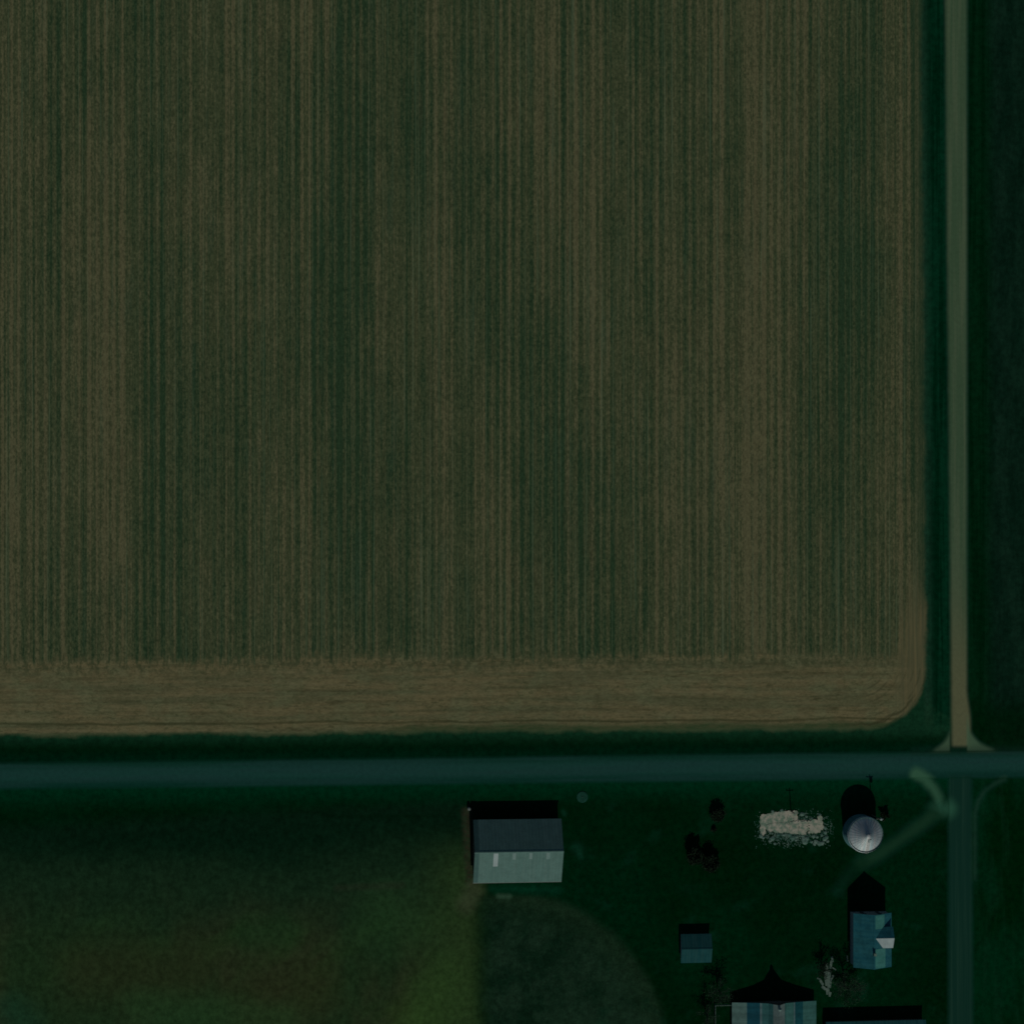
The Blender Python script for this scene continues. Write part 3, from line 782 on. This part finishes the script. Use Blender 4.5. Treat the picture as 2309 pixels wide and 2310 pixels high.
# ------------------------------------------------------------------ trees and bushes
def tree(name, px, py, h, r, label, leaf_m, wood_m, seed, shape='cone', n=900, ls=.3, group=None, cat='tree', branches=14, trunk_r=.14):
    q = random.Random(seed); p = P(px, py)
    root = thing(name, label, cat, (p.x, p.y, 0), 0, group)
    bm = bmesh.new()
    tube(bm, [(0, 0, -.1), (.04, .02, h * .35), (-.05, .03, h * .7), (0, 0, h * .95)], [trunk_r, trunk_r * .8, trunk_r * .45, .03], 7)
    tips = []
    for k in range(branches):
        a = q.uniform(0, 6.283); z0 = h * q.uniform(.15, .85)
        rr = r * ((1 - z0 / h) * 1.1 + .15 if shape == 'cone' else math.sqrt(max(.05, 1 - ((z0 / h - .5) / .55) ** 2)))
        e = Vector((math.cos(a) * rr, math.sin(a) * rr, z0 + (h * .04 if shape == 'cone' else h * .22)))
        s_ = Vector((0, 0, z0)); m_ = s_.lerp(e, .5) + Vector((q.uniform(-.15, .15), q.uniform(-.15, .15), .12))
        tube(bm, [s_, m_, e], [trunk_r * .35, trunk_r * .22, .015], 5); tips.append((s_, m_, e))
        if shape == 'bare':
            for _ in range(9):
                t = q.uniform(.3, 1); b0 = s_.lerp(e, t)
                b1 = b0 + Vector((q.gauss(0, .5), q.gauss(0, .5), q.uniform(0, .7))) * r * .32
                tube(bm, [b0, b1], [trunk_r * .16, .012], 4)
                for _ in range(3):
                    b2 = b1.lerp(b0, q.random() * .6); tube(bm, [b2, b2 + Vector((q.gauss(0, .4), q.gauss(0, .4), q.uniform(0, .4))) * r * .25], [.03, .01], 3)
    obj('trunk', bm, wood_m, root)
    if n:
        bm = bmesh.new()
        for k in range(n):
            if shape == 'cone':
                z = h * (.06 + .94 * q.random() ** 1.25); rm = r * (1 - z / h) ** .8 + .08
                a = q.uniform(0, 6.283); lob = 1 + .22 * math.sin(5 * a + seed + z * 2)
                rr = rm * lob * math.sqrt(q.uniform(.15, 1))
                c_ = Vector((rr * math.cos(a), rr * math.sin(a), z - .12 * rr))
            else:
                s_, m_, e = q.choice(tips); t = q.uniform(.35, 1.05)
                c_ = s_.lerp(e, t) + Vector((q.gauss(0, 1), q.gauss(0, 1), q.gauss(0, .8))) * r * .17
            s2 = ls * q.uniform(.5, 1.3)
            nrm = Vector((q.gauss(0, 1), q.gauss(0, 1), q.gauss(.6, 1))).normalized()
            u_ = nrm.orthogonal().normalized(); v_ = nrm.cross(u_)
            u_, v_ = u_ * s2, v_ * s2 * .55
            bm.faces.new([bm.verts.new(c_ + w_) for w_ in (-u_, -v_ * .9, u_, v_)])
        me = bpy.data.meshes.new('crown'); bm.to_mesh(me); bm.free(); me.materials.append(leaf_m)
        o = bpy.data.objects.new('crown', me); COL.objects.link(o); o.parent = root
    return root
tree('evergreen_tree', 1563, 1930, 3.4, 1.9, 'taller dark evergreen of the joined pair in the yard', M['spruce'], M['bark'], 3, 'round', n=3300, branches=26, group='yard evergreens')
tree('evergreen_tree', 1599, 1945, 2.5, 2.1, 'lower spreading dark evergreen of the joined pair in the yard', M['spruce'], M['bark'], 5, 'round', n=2860, branches=26, group='yard evergreens')
tree('evergreen_tree', 1616, 1838, 1.9, 1.6, 'lone dark evergreen nearest the tar road', M['spruce'], M['bark'], 8, 'round', n=1980, branches=22, group='yard evergreens')
tree('bush', 1609, 1871, 1.0, .85, 'tiny dark bush between the lone evergreen and the joined pair', M['spruce'], M['bark'], 9, n=350, ls=.2, cat='bush', trunk_r=.06)
tree('bush', 1992, 1840, 1.7, 1.1, 'dark ragged bush at the northeast side of the grain bin', M['spruce'], M['bark'], 12, 'round', n=1100, ls=.22, cat='bush', trunk_r=.07)
tree('bare_tree', 1903, 2225, 6.5, 4.6, 'thin leafed tree between the bleached boards and the farmhouse', M['leaf'], M['twig'], 21, 'bare', n=700, ls=.22, branches=26, trunk_r=.2)
tree('bare_tree', 1852, 2185, 4.5, 2.2, 'small dark twiggy tree just west of the bleached boards', M['spruce'], M['twig'], 22, 'bare', n=420, ls=.22, branches=14, trunk_r=.12)
tree('bare_tree', 1618, 2232, 5.5, 3.6, 'thin leafed tree beside the rail pen', M['leaf'], M['twig'], 23, 'bare', n=420, ls=.2, branches=20, trunk_r=.16)
tree('bare_tree', 1590, 2285, 5.0, 3.0, 'thin leafed tree at the bottom edge, west of the rail pen', M['leaf'], M['twig'], 24, 'bare', n=300, ls=.2, branches=18, trunk_r=.16)

# ------------------------------------------------------------------ poles, tank, cistern
def pole(px, py, h, label):
    p = P(px, py); root = thing('utility_pole', label, 'utility pole', (p.x, p.y, 0), 0, 'utility poles in the yard')
    bm = bmesh.new(); tube(bm, [(0, 0, -.2), (0, 0, h)], [.17, .11], 8); obj('post', bm, M['wood'], root)
    bm = bmesh.new(); box(bm, -1.0, 1.0, -.06, .06, h - .55, h - .42); obj('crossarm', bm, M['wood'], root)
    for k in (-.85, .85, .3):
        bm = bmesh.new(); lathe(bm, [(.07, 0), (.09, .06), (.05, .12), (.06, .18), (0, .22)], 8)
        o = obj('insulator', bm, M['skylight'], root); o.location = (k, 0, h - .42)
    return root
p1 = pole(1966, 1839, 8.8, 'taller wooden pole with a transformer behind the grain bin')
bm = bmesh.new(); lathe(bm, [(0, 0), (.32, 0), (.34, .05), (.34, .95), (.26, 1.05), (0, 1.08)], 14)
o = obj('transformer', bm, M['skylight'], p1); o.location = (.42, -.1, 7.3)
pole(1783, 1830, 5.0, 'shorter wooden pole standing at the edge of the broken concrete slab')
p = P(1057, 1824)
tk = thing('tank', 'small grey upright tank off the northwest corner of the wide barn', 'tank', (p.x, p.y, 0))
bm = bmesh.new(); lathe(bm, [(0, 0), (.45, 0), (.45, 1.25), (.38, 1.4), (0, 1.45)], 16); obj('drum', bm, M['tank'], tk)
bm = bmesh.new(); lathe(bm, [(0, 1.45), (.16, 1.45), (.16, 1.53), (0, 1.55)], 10); obj('cap', bm, M['trim'], tk)
p = P(1313, 1798)
ci = thing('cistern_cover', 'round pale cover in the grass just south of the tar road', 'cistern cover', (p.x, p.y, 0))
bm = bmesh.new(); lathe(bm, [(1.55, 0), (1.52, .12), (1.42, .16), (0, .2)], 28); obj('lid', bm, M['old_concrete'], ci)
bm = bmesh.new(); tube(bm, [(-.22, 0, .18), (-.2, 0, .3), (.2, 0, .3), (.22, 0, .18)], .025, 5); obj('handle', bm, M['wood'], ci)
